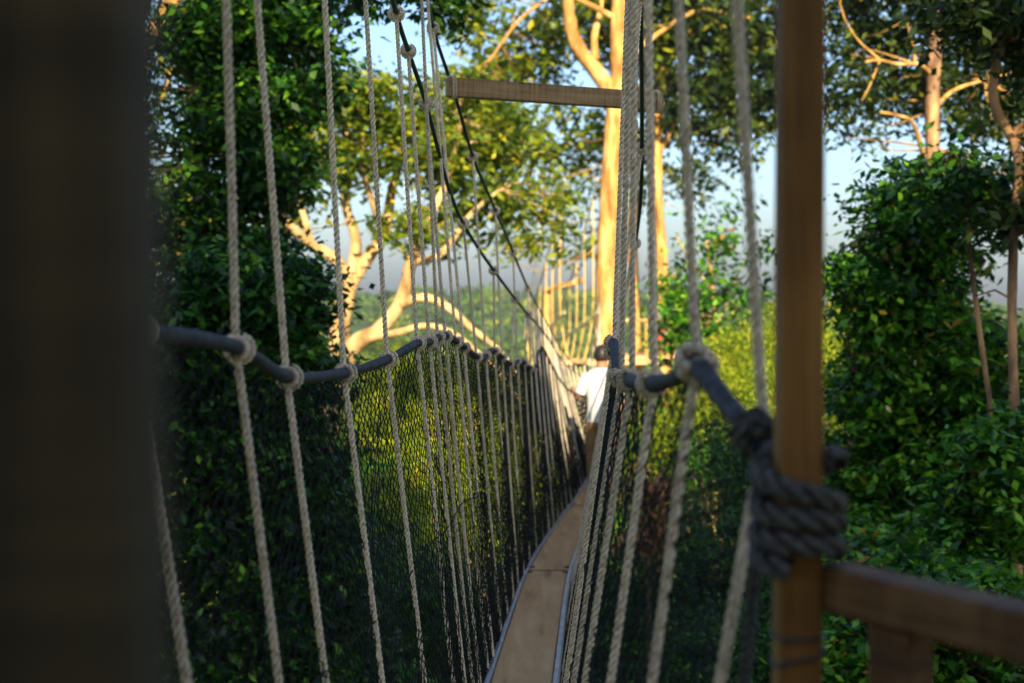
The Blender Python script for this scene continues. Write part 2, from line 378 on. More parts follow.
for s, ln, lab in ((-1, hl, 'far stretch of black net on the left, beyond the person'), (1, hr, 'far stretch of black net on the right, beyond the person')):
    yy = np.arange(20.05, 39, .13); A = []
    for w in np.linspace(0, 1, 16):
        q = np.array([ln.at(v)*(1-w)+edge(s,v)*w for v in yy]); q[:,2] += .05*np.sin(np.arange(len(yy))*2.2+w*40); A.append(tube_arrays(q, .006, 3))
    V, Fq = merge(A); tag(mesh('safety_net', V, Fq, M['net']), lab, 'net', 'black safety nets of the walkway')

# ---------------------------------------------------------------- deck
seams = [-1.6, 1.5, 6.0, 10.8, 15.5, 20.2, 25, 29.8, 34.5, 39.5]
dn = 0
for a, b in zip(seams[:-1], seams[1:]):
    ys = np.arange(a+.010, b-.010, .1); ys = np.r_[ys, b-.010]
    V = []; hw = .148
    prof = [(-hw,-.022),(-hw,-.004),(-hw+.004,0),(hw-.004,0),(hw,-.004),(hw,-.022)]
    for v in ys:
        c = deck(v); tn = deck(v+.05)-deck(v-.05); lat = np.array([tn[1],-tn[0],0]); lat /= np.linalg.norm(lat)
        warp = .002*math.sin(v*2.3)
        for dx, dz in prof: V.append(c+lat*(dx+warp)+np.array([0,0,dz]))
    n = 6; f = [tuple(x) for x in grid_faces(len(ys), n)] + [tuple(range(n)), tuple(len(V)-1-i for i in range(n))]
    lab = {0:'tan walkway plank under the viewpoint, out on the platform',1:'tan walkway plank nearest the viewpoint',2:'tan walkway plank in the foreground, reaching back to the bolted seam',3:'tan walkway plank just beyond the bolted seam',4:'tan walkway plank under the person in the white shirt'}.get(dn, 'distant tan walkway plank beyond the person')
    root = thing('deck_plank', tuple(deck(a)), lab, 'plank', 'planks of the walkway'); dn += 1
    mesh('board', V, f, M['plank'], root)
    if a < 21:
        c = deck(b-.03); mb = MB(); mb.box(c+[0,0,.0025], (.140,.009,.002)); mb.build('joint_strip', M['bolt'], root)
        for v in (a+.13, b-.13):
            for dx in (-.09, .09):
                c = deck(v); mb = MB(); th = np.arange(10)/10*2*math.pi
                V2 = [c+np.array([dx+rr*math.cos(t), rr*math.sin(t)*1.0, zz]) for rr, zz in ((.015,.0),(.015,.004),(.009,.008)) for t in th]
                V2 = [c+(np.array(q_)-c)*np.array([1.5,1.5,1.6]) for q_ in V2]; mb.add(V2, [tuple(x) for x in grid_faces(3,10)]+[tuple(20+i for i in range(10))]); mb.build('bolt', M['bolt'], root)
fr = thing('walkway_frame', tuple(deck(0)-np.array([0,0,.06])), 'long grey metal ladder frame under the planks, its rails showing on both sides', 'metal frame')
for s in (-1, 1):
    V = []; ys = np.arange(-1.6, 39.6, .15)
    for v in ys:
        c = deck(v); tn = deck(v+.05)-deck(v-.05); lat = np.array([tn[1],-tn[0],0]); lat /= np.linalg.norm(lat)
        for dx, dz in ((.153,-.055),(.153,.010),(.157,.014),(.176,.014),(.180,.010),(.180,-.055)): V.append(c+lat*s*dx+np.array([0,0,dz]))
    n = 6; f = [tuple(x) for x in grid_faces(len(ys), n)] + [tuple(range(n)), tuple(len(V)-1-i for i in range(n))]
    mesh('side_rail', V, f, M['metal'], fr)
mb = MB()
for v in np.arange(2, 39, .4):
    c = deck(v); mb.tube([c+[-.152,0,-.042],c+[.152,0,-.042]], .014, 8)
tag(mb.build('rung', M['metal'], fr), kind='stuff')

# ---------------------------------------------------------------- spreader beam
def beam(a, b, hh, ht, name, label, m, lash=True):
    a, b = np.array(a), np.array(b); L = np.linalg.norm(b-a); x = (b-a)/L; y = np.cross([0,0,1.], x); y /= np.linalg.norm(y); z = np.cross(x, y)
    root = bpy.data.objects.new(name, None); root.location = (a+b)/2; C.objects.link(root); tag(root, label, 'beam', 'wooden spreader beams above the walkways')
    # mesh in local axes so that the grain runs along the beam
    mb = MB(); mb.box((0,0,0), (L/2, ht/2, hh/2), None, .12)
    o = mb.build('timber', m); o.parent = root
    o.matrix_local = Matrix(((x[0],y[0],z[0],0),(x[1],y[1],z[1],0),(x[2],y[2],z[2],0),(0,0,0,1)))
    if lash:
        for q, s in ((a,1),(b,-1)):
            c = q + x*s*.03
            th = np.linspace(0, 2*math.pi*2, 40); sq = lambda t: np.sign(t)*np.abs(t)**.55
            pth = c + (th/(2*math.pi)-1)[:,None]*.014*x + (ht/2+.009)*sq(np.cos(th))[:,None]*y + (hh/2+.009)*sq(np.sin(th))[:,None]*z
            V, Fq = rope_arrays(pth, .007, .034, 6, 6); mesh('lashing', V, Fq, M['rope'], root, True)
beam(P(447,87,7.55), P(661,102,8.05), .1, .06, 'spreader_beam', 'brown sawn timber crossbeam hung between the cables above the walkway', M['beam'])
beam(P(547,290,43.5), P(583,280,42.5), .14, .12, 'spreader_beam', 'small golden crossbeam above the far walkway', M['bark_gold'], False)

# ---------------------------------------------------------------- right post, coil, railing
pr = np.array([.371, 1.84, 0])
mb = MB(); mb.box((0,0,0),(.0275,.0275,1.55), None, .12)
root = thing('timber_post', (pr[0], pr[1], -1.5), 'golden brown square post on the right with rope coiled round it', 'post')
o = mb.build('post', M['post']); o.parent = root; o.location = (0,0,1.5)
for z0, tl in ((-.435,.0),(-.462,.012)):
    th = np.linspace(0, 2*math.pi, 29); sq = lambda t: np.sign(t)*np.abs(t)**.35
    q = np.stack([pr[0]+.031*sq(np.cos(th)), pr[1]+.031*sq(np.sin(th)), z0+tl*np.cos(th)], 1)
    V, Fq = tube_arrays(q, .0022, 6); mesh('wire_tie', V, Fq, M['cable'], root, True)
# coil
zt, nt_, hp = -.222, 3.7, .0325
th = np.linspace(-.6, nt_*2*math.pi, int(nt_*24)); sq = lambda t, e=.75: np.sign(t)*np.abs(t)**e
cz = zt - (th/(2*math.pi))*hp + .010*np.cos(th+math.pi) * (th < 9)
cz = cz + .03*np.exp(-((th-0.0)/.9)**2)
co = np.stack([pr[0]+.0475*sq(np.cos(th)), pr[1]+.0475*sq(np.sin(th)), cz], 1)
rc = thing('coiled_rope', (pr[0], pr[1], zt-.12), 'thick dark grey rope wound four times round the golden post', 'rope')
V, Fq = rope_arrays(co, .0165, .085, 14, 14, .03); mesh('coil', V, Fq, M['rope_dark'], rc, True)
# lead from the hand rope to the coil, and the hitch beside the post
h0 = hr.at(1.99)
lead = [h0+[-.012,.02,.01], h0+[.004,-.02,-.006], P(774,452,1.9), P(783,470,1.875), pr+[-.045,.035,-.215], pr+[0,.05,-.20], pr+[.04,.04,-.195]]
V, Fq = rope_arrays(lead, .015, .08, 14, 14, .03); mesh('lead', V, Fq, M['rope_dark'], rc, True)
th = np.linspace(0, 2*math.pi*2.3, 60); c = P(757,436,1.96)
ax = hr.tan(2.03); u = np.array([0,0,1.])-ax*ax[2]; u /= np.linalg.norm(u); v = np.cross(ax,u)
q = c + (th/(2*math.pi)-1.1)[:,None]*.026*ax + .0235*(np.cos(th)[:,None]*u+np.sin(th)[:,None]*v)
V, Fq = rope_arrays(q, .0115, .06, 12, 12, .03); mesh('hitch', V, Fq, M['rope_dark'], rc, True)
th = np.linspace(-.5, math.pi*1.1, 20); c = P(776,486,1.86)
q = np.stack([c[0]+.020*np.cos(th), c[1]+.02*np.sin(th*.7), c[2]+.026*np.sin(th)], 1)
V, Fq = rope_arrays(q, .0115, .06, 12, 12, .03); mesh('bight', V, Fq, M['rope_dark'], rc, True)
q = [pr+[-.05,.03,-.30], P(755,560,1.97), P(748,640,1.99), P(736,760,2.0)]
V, Fq = rope_arrays(q, .010, .05, 12, 10, .03); mesh('tail', V, Fq, M['rope_dark'], rc, True)
# white frayed knot on the hump
c = hr.at(2.33); th = np.linspace(0, 2*math.pi*3.2, 90)
q = c + np.stack([.024*np.cos(th)*(1+.2*np.sin(th*.37)), .028*np.sin(th*.9+.4), .023*np.sin(th)*np.cos(th*.21)+.012*np.sin(th*.5)], 1)
V, Fq = rope_arrays(q, .009, .046, 9, 8, .04)
tag(mesh('knotted_rope', V, Fq, M['rope'], None, True), 'bulky pale knot on the hump of the right hand rope', 'knot')
# railing
ra, rb = P(829,592,1.86), P(1110,672,1.50); ra[2] = rb[2] = -.372
rx = rb-ra; L = np.linalg.norm(rx); rx /= L
rroot = thing('railing', (float(ra[0]), float(ra[1]), -1.5), 'brown wooden platform railing running off to the right of the golden post', 'railing')
def oriented(mb, name, m, root, c, x):
    x = np.array(x)/np.linalg.norm(x); y = np.cross([0,0,1.], x); o = mb.build(name, m); o.parent = root
    c = np.array(c)-np.array(root.location)
    o.matrix_local = Matrix(((x[0],y[0],0,c[0]),(x[1],y[1],0,c[1]),(x[2],y[2],1,c[2]),(0,0,0,1))); return o
mb = MB(); mb.box((0,0,0),(.45,.030,.029),None,.15); oriented(mb, 'top_rail', M['rail'], rroot, ra+rx*.45+[0,0,.0], rx)
mb = MB(); mb.box((0,0,0),(.45,.018,.022),None,.15); oriented(mb, 'bottom_rail', M['rail'], rroot, ra+rx*.45+[0,0,-1.0], rx)
for k, s in enumerate((.125, .42, .72)):
    mb = MB(); mb.box((0,0,0),(.02,.55,.032)if 0 else (.034,.022,.545),None,.1); oriented(mb, 'baluster', M['rail'], rroot, ra+rx*s+[0,0,-.577], rx)
# left dark post
lroot = thing('timber_post', (-.21,.49,-1.5), 'very dark blurred timber post filling the left edge', 'post')
mb = MB(); mb.box((0,0,0),(.085,.032,1.6),None,.25)
o = mb.build('post', M['postdark']); o.parent = lroot; o.location = (0,0,1.5); o.rotation_euler = (0, R(-.6), 0)
# platform the posts stand on
proot = thing('timber_platform', (0,0,-1.52), 'timber platform carrying the posts at the near end', 'platform')
for k in range(11):
    mb = MB(); mb.box((.3,-1.3+k*.3,-1.53),(1.5,.14,.02),None,.2); mb.build('board', M['plank'], proot)
for s in (-1.0, 1.6):
    mb = MB(); mb.box((s,.2,-1.63),(.06,1.8,.08),None,.1); mb.build('bearer', M['postdark'], proot)

# ---------------------------------------------------------------- trees
def leaves(cent, size, flat=.75, tilt=.7):
    n = len(cent)
    yaw = rng.uniform(0, 2*math.pi, n); s = size*rng.uniform(.45, 1.5, n)
    d = np.stack([np.cos(yaw), np.sin(yaw), rng.normal(-.35, .45, n)], 1); d /= np.linalg.norm(d,axis=1)[:,None]
    up = np.stack([rng.normal(0,tilt,n), rng.normal(0,tilt,n), np.ones(n)], 1)
    w = np.cross(d, up); w /= np.linalg.norm(w,axis=1)[:,None]+1e-9; nn = np.cross(w, d)
    wd = (.24*s)[:,None]
    V = np.stack([cent, cent+d*(s*.45)[:,None]+w*wd-nn*(s*.06)[:,None], cent+d*s[:,None]-nn*(s*.14)[:,None], cent+d*(s*.45)[:,None]-w*wd-nn*(s*.06)[:,None]], 1).reshape(-1,3)
    Fq = np.arange(n*4).reshape(-1,4)
    return V, Fq
def crown_points(clumps, per, sub_r, flat=.7):
    """clumps: (centre, (rx,ry,rz), number of sprays) -> leaf positions, spray centres"""
    L = []; S = []; vv = []
    for c, r, ns in clumps:
        r = np.array(r, float)
        d = rng.normal(size=(ns,3)); d /= np.linalg.norm(d,axis=1)[:,None]
        q = np.array(c) + d*r*(rng.uniform(.12,1,ns)**.45)[:,None]
        out = rng.random(ns) < .09; q[out] += (q[out]-np.array(c))*rng.uniform(.1,.55,(out.sum(),1))
        S.append(q)
        k = rng.poisson(per, ns)+3
        rad = sub_r*rng.uniform(.5,1.4,ns)
        idx = np.repeat(np.arange(ns), k); m = len(idx)
        off = rng.normal(size=(m,3))*.55; off[:,2] *= flat
        L.append(q[idx] + off*rad[idx][:,None]); tone = rng.normal(.0,.16,ns)
        vv.append(np.clip(rng.uniform(.05,.8,m)+tone[idx],0,1)**1.1)
    return np.vstack(L), np.vstack(S), np.concatenate(vv)
def px_clump(px, py, d, w, h, dep, ns): 
    return (P(px,py,d), (w/2/F*d, dep, h/2/F*d), ns)
def limb(pts, r0, r1, n=9, rough=.06, step=None):
    p = smoothpath(pts, step or max(.12, r0*.9)); t = np.linspace(0,1,len(p))
    j = rng.normal(0, rough*r0, p.shape); j[0] = 0; p = p + np.cumsum(j,0)*.3
    r = (r0*(1-t)+r1*t)*(1+rng.normal(0,.05,len(p)))
    return tube_arrays(p, r, n)
def tree(name, label, cat, trunk, limbs, clumps, leaf, per, sub_r, lm, bm, group=None, brm=None, twig=1.0, flat=.7, tilt=.7, base=None, limbpts=None):
    root = thing(name, tuple(base if base is not None else trunk[0][0][0]), label, cat, group)
    tv = merge([limb(*l) for l in trunk]); mesh('trunk', tv[0], tv[1], bm, root, True)
    if leaf > .12: clumps = [(c, r_, int(k*1.08)) for c, r_, k in clumps]; twig *= .35
    L, S, vv = crown_points(clumps, per, sub_r, flat)
    arr = [limb(*l) for l in limbs]
    anch = np.vstack([smoothpath(l[0], .5) for l in limbs] + [smoothpath(l[0], .8) for l in trunk])
    if twig:
        for q in S[rng.random(len(S)) < twig]:
            dd = np.linalg.norm((anch-q)*[1,1,1.4], axis=1); a = anch[np.argmin(dd)]; ln = dd.min()
            if ln < .1: continue
            mid = (a+q)/2+rng.normal(0,.1*ln,3); arr.append(tube_arrays(smoothpath([a,mid,q], max(.25, ln/4)), np.linspace(1,.25,len(smoothpath([a,mid,q], max(.25, ln/4))))*min(.03,.008+.008*ln), 4))
    if arr: v = merge(arr); mesh('branches', v[0], v[1], brm or bm, root, True)
    V, Fq = leaves(L, leaf, tilt=tilt); mesh('crown', V, Fq, lm, root, var=vv)
    return root
PC = px_clump
GZ = -25.0
def down(p, z=GZ, dx=0.): p = np.array(p); return np.array([p[0]+dx, p[1], z])

# big pale tree left of centre (T2)
D = 26
tr = [([down(P(322,560,D)), P(326,480,D), P(336,400,D), P(342,340,D), P(350,285,D)], .30, .17, 12)]
lb = [([P(350,290,D), P(338,262,D-.3), P(312,245,D-.6), P(288,222,D-1), P(268,205,D-1.2), P(235,198,D-1.5)], .14, .04),
      ([P(350,285,D), P(365,262,D+.2), P(384,235,D+.4), P(392,190,D+.4), P(404,150,D+.2), P(415,100,D)], .145, .04),
      ([P(352,275,D), P(356,240,D+.3), P(345,200,D+.3), P(352,160,D), P(342,110,D)], .12, .04),
      ([P(384,235,D+.4), P(372,200,D), P(362,165,D-.4), P(366,120,D-.5)], .08, .03),
      ([P(337,395,D), P(352,348,D-.3), P(380,330,D-.6), P(402,300,D-.8), P(412,262,D-1), P(428,222,D-1), P(448,180,D-1), P(462,120,D-1)], .19, .035),
      ([P(400,304,D-.8), P(425,298,D-1), P(448,308,D-1.2), P(475,332,D-1.5), P(500,352,D-2), P(520,380,D-2.5)], .10, .02),
      ([P(372,338,D-.6), P(400,332,D-1), P(425,326,D-1.2), P(448,331,D-1.4), P(470,346,D-1.6), P(498,372,D-1.8), P(520,400,D-2)], .08, .02),
      ([P(412,262,D-1), P(440,255,D-1), P(470,215,D-1), P(500,190,D-1)], .08, .03),
      ([P(312,245,D-.6), P(300,205,D-.6), P(285,180,D-.6), P(290,130,D-.6)], .07, .025),
      ([P(268,205,D-1.2), P(262,180,D-1.3), P(240,150,D-1.3)], .05, .02)]
cl = [PC(345,95,D,90,60,1.3,50), PC(300,140,D,80,60,1.3,42), PC(392,110,D,90,80,1.4,60), PC(280,205,D,70,50,1.1,24), PC(345,160,D,110,60,1.2,46),
      PC(430,150,D,80,90,1.4,60), PC(475,195,D,90,60,1.3,38), PC(420,225,D-1,80,50,1.0,24), PC(500,130,D,90,70,1.3,44), PC(535,205,D,80,50,1.2,22), PC(460,90,D,80,50,1.1,30),
      PC(185,205,D,80,90,1.2,30), PC(215,255,D,90,60,1.0,26), PC(545,240,D,60,30,1.0,7)]
tree('broad_tree', 'broad tree with pale sunlit forked trunk and yellow green leaves, behind the left net', 'tree', tr, lb, cl, .17, 28, .38, M['leaf_olive'], M['bark_pale'], twig=.8)

# tall golden tree ahead (T1)
D = 41
tr = [([down(P(604,420,D)), P(604,330,D), P(605,250,D), P(609,180,D), P(614,110,D), P(617,60,D), P(618,0,D), P(622,-90,D)], .42, .24, 12)]
lb = [([P(613,95,D), P(596,72,D-.2), P(580,52,D-.4), P(570,25,D-.6), P(566,-15,D-.8), P(560,-60,D-1)], .25, .12, 10),
      ([P(596,60,D-.2), P(594,38,D), P(600,12,D+.2), P(604,-20,D+.3)], .12, .05),
      ([P(618,20,D), P(590,5,D-.5), P(520,-30,D-1)], .1, .04), ([P(616,70,D), P(650,40,D+1), P(700,10,D+1.5), P(745,18,D+2), P(775,8,D+2)], .09, .04),
      ([P(566,-15,D), P(520,20,D), P(490,60,D)], .07, .03)]
cl = [PC(580,20,D+2,110,80,2,60), PC(520,50,D+3,100,70,2,60), PC(480,95,D+3,90,70,2,40), PC(555,130,D+4,130,70,2,50), PC(500,160,D+4,90,70,2,36), PC(570,185,D+4,100,50,2,20), PC(520,225,D+4,90,60,2,14),
      PC(470,20,D+3,80,50,2,26), PC(640,30,D+3,90,80,2,60), PC(600,-30,D+1,200,60,2,50), PC(578,240,D+5,60,50,1.5,5), PC(480,135,D+5,80,60,2,30)]
tree('tall_tree', 'tall tree with thick golden trunk and heavy left fork, straight ahead behind the crossbeam', 'tree', tr, lb, cl, .28, 22, .62, M['leaf_olive'], M['bark_gold'], twig=.25)

# darker neighbour (T1b)
D = 44
tr = [([down(P(668,430,D)), P(667,340,D), P(664,260,D), P(660,190,D), P(661,110,D), P(667,40,D), P(672,-60,D)], .26, .16, 10)]
lb = [([P(661,150,D), P(690,100,D), P(725,60,D), P(770,40,D)], .1, .04), ([P(661,110,D), P(630,80,D), P(590,60,D)], .08, .04), ([P(665,60,D), P(700,20,D), P(740,-10,D)], .08, .03)]
cl = [PC(700,30,D,120,90,2,120), PC(750,70,D,90,90,2,70), PC(690,95,D,90,80,2,66), PC(725,135,D,80,60,1.5,26), PC(770,20,D,100,80,2,80), PC(690,180,D,60,60,1.5,12), PC(640,110,D+2,70,100,2,36), PC(650,-10,D,120,60,2,50), PC(765,110,D,50,50,1.2,20)]
tree('tall_tree', 'tall tree with slim bronze trunk and dark crown, right of the golden one', 'tree', tr, lb, cl, .30, 22, .6, M['leaf_dark'], M['bark_gold'], twig=.5)
D = 47
tr = [([down(P(640,430,D)), P(640,370,D), P(637,300,D), P(634,250,D), P(636,190,D)], .3, .16, 10)]
tree('tall_tree', 'orange lit trunk partly hidden behind the bunched ropes', 'tree', tr, [([P(634,250,D),P(620,200,D),P(600,160,D)],.08,.03)], [PC(610,150,D,70,60,1.5,24), PC(640,180,D,50,60,1.5,20)], .23, 24, .7, M['leaf_olive'], M['bark_gold'], twig=.5)

# right tree with orange bark (T3)
D = 24
tr = [([down(P(936,430,D)), P(934,300,D), P(932,200,D), P(931,120,D), P(933,60,D), P(938,0,D), P(940,-90,D)], .17, .12, 10)]
lb = [([P(932,75,D), P(922,66,D-.4), P(915,64,D-.6), P(898,64,D-.9), P(880,60,D-1), P(866,62,D-1.1)], .045, .02, 7),
      ([P(924,168,D-.1), P(922,150,D-.5), P(912,122,D-.8), P(896,115,D-1), P(880,112,D-1.1)], .055, .02, 7),
      ([P(915,64,D-.6), P(913,45,D-.7), P(906,20,D-.8)], .03, .012, 7), ([P(880,60,D-1), P(870,85,D-1.1), P(862,100,D-1)], .02, .01, 6), ([P(880,60,D-1), P(858,40,D-1), P(845,20,D-1)], .025, .01, 6),
      ([P(933,40,D), P(960,20,D), P(990,10,D)], .05, .02, 7), ([P(932,110,D), P(955,90,D+.3), P(985,80,D+.5)], .05, .02, 7), ([P(938,0,D), P(900,-30,D), P(850,-40,D)], .06, .02, 7)]
cl = [PC(870,20,D+.6,90,50,1,42), PC(905,95,D+1,90,50,1,44), PC(850,105,D+.5,60,50,.9,24), PC(860,138,D+.5,50,24,.8,5), PC(890,60,D+1.2,80,60,1,30), PC(960,60,D+1.2,90,60,1,44), PC(985,115,D+1,80,50,1,40), PC(945,10,D+1,110,50,1,56),
      PC(1000,30,D+1,80,60,1,40), PC(880,-20,D,160,50,1.2,60), PC(838,60,D,40,70,.8,16), PC(1040,90,D+1,80,120,1,50), PC(1005,170,D+1,60,50,.8,8)]
tree('tall_tree', 'tree with orange brown upright trunk and dark spreading crown at the upper right', 'tree', tr, lb, cl, .14, 34, .34, M['leaf_dark'], M['bark_brown'], twig=.5, brm=M['bark_gold'])  # branches take golden bark: the sun on them is put into the colour
# slim crooked neighbour at the right edge
D = 11.5
tr = [([down(P(1022,560,D)), P(1018,480,D), P(1015,400,D), P(1013,300,D), P(1016,220,D), P(1020,165,D), P(1012,135,D), P(1000,115,D), P(994,90,D), P(999,60,D), P(1006,30,D), P(1008,-10,D), P(1012,-60,D)], .060, .036, 9)]
lb = [([P(999,60,D), P(985,30,D), P(972,20,D), P(950,22,D)], .02, .008, 6), ([P(1013,300,D), P(995,290,D), P(975,296,D)], .012, .006, 5), ([P(1012,135,D), P(1040,110,D), P(1070,60,D)], .04, .02, 6)]
cl = [PC(1010,15,D,80,50,.6,36), PC(960,15,D,70,40,.6,20), PC(1050,60,D,80,120,.7,50), PC(1040,200,D,50,90,.6,26), PC(1020,225,D,40,40,.4,10)]
tree('crooked_tree', 'slim crooked trunk with an S bend at the right edge', 'tree', tr, lb, cl, .10, 34, .32, M['leaf_dark'], M['bark_brown'], twig=.8)
D = 12
tr = [([down(P(992,520,D)), P(988,420,D), P(981,360,D), P(973,300,D), P(966,240,D), P(962,200,D), P(955,150,D)], .036, .022, 8)]
tree('crooked_tree', 'thin leaning trunk patched with orange, left of the S bend trunk', 'tree', tr, [([P(966,240,D),P(985,215,D),P(1000,205,D)],.02,.01,5)], [PC(975,190,D,60,50,.6,26), PC(940,175,D,60,40,.6,20)], .10, 34, .3, M['leaf_deep'], M['bark_brown'], twig=.8)

# leafy dark green tree on the right
D = 13.5
tr = [([down(P(925,700,D)), P(925,600,D), P(920,480,D), P(930,350,D), P(928,260,D), P(935,200,D)], .13, .05, 9)]
lb = [([P(920,480,D), P(880,420,D), P(850,360,D)], .05, .02, 6), ([P(930,350,D), P(960,300,D), P(985,260,D)], .04, .02, 6), ([P(925,560,D), P(980,500,D), P(1020,470,D)], .05, .02, 6), ([P(930,300,D), P(890,250,D), P(862,235,D)], .035, .012, 6)]
cl = [PC(925,188,D,90,46,.5,40), PC(965,205,D,70,40,.5,26), PC(912,235,D,90,60,.6,60), PC(872,290,D,74,70,.6,54), PC(856,262,D,50,40,.4,14), PC(935,262,D,60,70,.5,44), PC(915,325,D,110,70,.8,96), PC(985,345,D,60,60,.5,26), PC(880,385,D,100,80,.7,90), PC(955,400,D,110,110,.8,140), PC(900,460,D,150,90,.8,150),
      PC(980,480,D,120,110,.8,140), PC(860,520,D,110,90,.7,90), PC(930,560,D,160,100,.9,150), PC(1010,580,D,120,120,.8,120), PC(880,630,D-.3,160,100,.9,140), PC(980,660,D,140,90,.8,100), PC(1005,430,D,60,100,.7,36), PC(880,205,D,50,40,.4,14), PC(1050,480,D,90,300,.8,130), PC(900,740,D,260,120,1,180)]
tree('leafy_tree', 'dense glossy green leafy tree filling the right side behind the golden post', 'tree', tr, lb, cl, .10, 46, .26, M['leaf_green'], M['bark_dark'], twig=.5, flat=.42, tilt=.5)
# foliage just behind the rail
D = 9.5
cl = [PC(870,560,D+1,90,60,.5,50), PC(930,585,D,120,60,.5,70), PC(1000,610,D,110,60,.5,60), PC(860,660,D,110,90,.5,80), PC(950,680,D,150,90,.6,90), PC(1040,700,D,120,120,.6,70), PC(900,780,D,260,120,.8,120)]
tree('leafy_shrub_tree', 'low bright green leafy treetop just behind the wooden railing', 'tree', [([down(P(920,900,D)), P(920,760,D), P(930,640,D)], .08, .03, 8)], [([P(920,700,D),P(870,640,D),P(850,600,D)],.03,.01,5)], cl, .085, 40, .2, M['leaf_green'], M['bark_dark'], twig=.4)

D = 10.6
tree('leafy_shrub_tree', 'mid green leafy treetop hiding the feet of the slim trunks at the right edge', 'tree', [([down(P(1000,760,D)), P(1000,600,D), P(998,480,D)], .07, .02, 7)], [([P(1000,560,D),P(975,500,D),P(955,480,D)],.02,.008,5)],
     [PC(1000,450,D,90,70,.4,60), PC(985,515,D,100,90,.45,90), PC(1040,480,D,60,120,.4,50)], .09, 42, .22, M['leaf_green'], M['bark_dark'], twig=.4, flat=.42, tilt=.5)
# big dark tree on the left
D = 15
tr = [([down(P(190,700,D+1)), P(190,500,D+1), P(190,300,D+1), P(195,150,D+1), P(200,0,D+1), P(205,-120,D+1)], .2, .08, 10)]
lb = [([P(222,300,D), P(260,240,D), P(300,180,D)], .08, .03, 6), ([P(235,150,D), P(200,90,D), P(160,40,D)], .07, .03, 6), ([P(238,80,D), P(280,40,D), P(320,-10,D)], .07, .03, 6), ([P(220,340,D), P(180,300,D), P(130,280,D)], .06, .02, 6)]
cl = [PC(235,30,D,120,90,.9,110), PC(285,20,D,90,70,.7,60), PC(300,90,D,60,80,.6,50), PC(245,110,D,100,90,.8,100), PC(205,60,D,60,80,.7,20), PC(195,130,D,60,70,.7,24), PC(255,180,D,90,80,.7,70), PC(205,195,D,80,60,.6,36), PC(240,250,D,120,60,.8,70), PC(290,160,D,50,70,.5,24),
      PC(260,-40,D,240,80,1,90), PC(100,60,D,80,200,1,60), PC(110,260,D,120,200,1,110), PC(320,50,D,30,60,.4,12), PC(335,-20,D,90,50,.6,26)]
tree('dark_tree', 'tall dark evergreen tree on the left above the first ropes', 'tree', tr, lb, cl, .105, 38, .30, M['leaf_deep'], M['bark_dark'], twig=.5, flat=.5, tilt=.55)
D = 21
tree('broad_tree', 'yellow leafed sunlit tree at the far left edge with a slanting golden branch', 'tree', [([down(P(60,600,D)), P(70,300,D), P(110,120,D), P(145,40,D), P(180,-15,D), P(215,-70,D)], .26, .12, 10)],
     [([P(70,300,D), P(130,275,D), P(165,262,D), P(210,235,D)], .07, .02, 6), ([P(150,35,D), P(172,50,D), P(168,80,D), P(160,100,D)], .04, .015, 6)],
     [PC(170,70,D+.6,80,80,1,26), PC(175,250,D+.4,70,120,1,40), PC(120,150,D+1,120,120,1,40), PC(190,20,D+1,70,40,1,14), PC(180,330,D+.5,60,80,1,20)], .13, 36, .4, M['leaf_olive'], M['bark_gold'], twig=.8)
# overhanging twig fringe at the top, left of the crossbeam
D = 12
tree('dark_tree', 'dark leaf sprays hanging in from the top edge near the black cables', 'tree', [([down(P(110,500,D+2)), P(110,200,D+2), P(140,0,D+2), P(200,-90,D+1)], .12, .06, 8)], [([P(200,-90,D+1), P(360,-50,D), P(430,-10,D)], .04, .012, 6)],
     [PC(440,5,D,50,30,.3,16), PC(365,0,D,50,20,.3,8), PC(400,-30,D,140,50,.5,40), PC(480,-30,D,80,40,.4,16)], .09, 26, .2, M['leaf_deep'], M['bark_dark'], twig=.8)

# dark rounded tree under it, left (behind the hand rope)
D = 12.5
cl = [PC(240,290,D,130,80,.7,120), PC(290,300,D,80,90,.6,90), PC(200,330,D,110,90,.7,90), PC(270,380,D,130,100,.8,140), PC(200,430,D,140,110,.8,130), PC(290,470,D,120,110,.8,120), PC(220,540,D,150,110,.9,130), PC(320,560,D,110,110,.8,90), PC(240,650,D,180,110,1,150), PC(340,660,D,110,110,.8,90), PC(120,420,D,120,260,1,130), PC(120,620,D,120,200,1,90), PC(270,760,D,300,120,1.1,140)]
tree('leafy_tree', 'dense dark green leafy tree behind the first ropes of the left net', 'tree', [([down(P(240,900,D)), P(240,600,D), P(250,400,D), P(262,300,D)], .15, .05, 9)],
     [([P(245,500,D),P(200,420,D),P(170,360,D)],.05,.02,6), ([P(250,420,D),P(285,370,D),P(300,320,D)],.05,.02,6)], cl, .10, 44, .27, M['leaf_deep'], M['bark_dark'], twig=.4, flat=.42, tilt=.5)

# small airy tree right of centre
D = 30
tr = [([down(P(722,470,D)), P(720,400,D), P(716,330,D), P(712,280,D), P(706,240,D)], .09, .04, 8)]
lb = [([P(716,330,D), P(740,270,D), P(765,240,D), P(790,235,D)], .03, .01, 5), ([P(712,290,D), P(690,260,D), P(675,235,D)], .03, .01, 5)]
cl = [PC(712,240,D,60,40,.8,12), PC(685,285,D,60,60,.9,20), PC(722,290,D,60,50,.9,15), PC(765,242,D,50,24,.6,4), PC(735,222,D,60,24,.6,4), PC(690,330,D,80,50,1,26), PC(750,300,D,50,30,.8,5), PC(672,320,D,40,80,.8,18), PC(790,262,D,40,20,.4,2)]
tree('young_tree', 'small airy green tree against the pale sky, between the right hand ropes', 'tree', tr, lb, cl, .17, 30, .45, M['leaf_green'], M['bark_pale'], twig=.9)

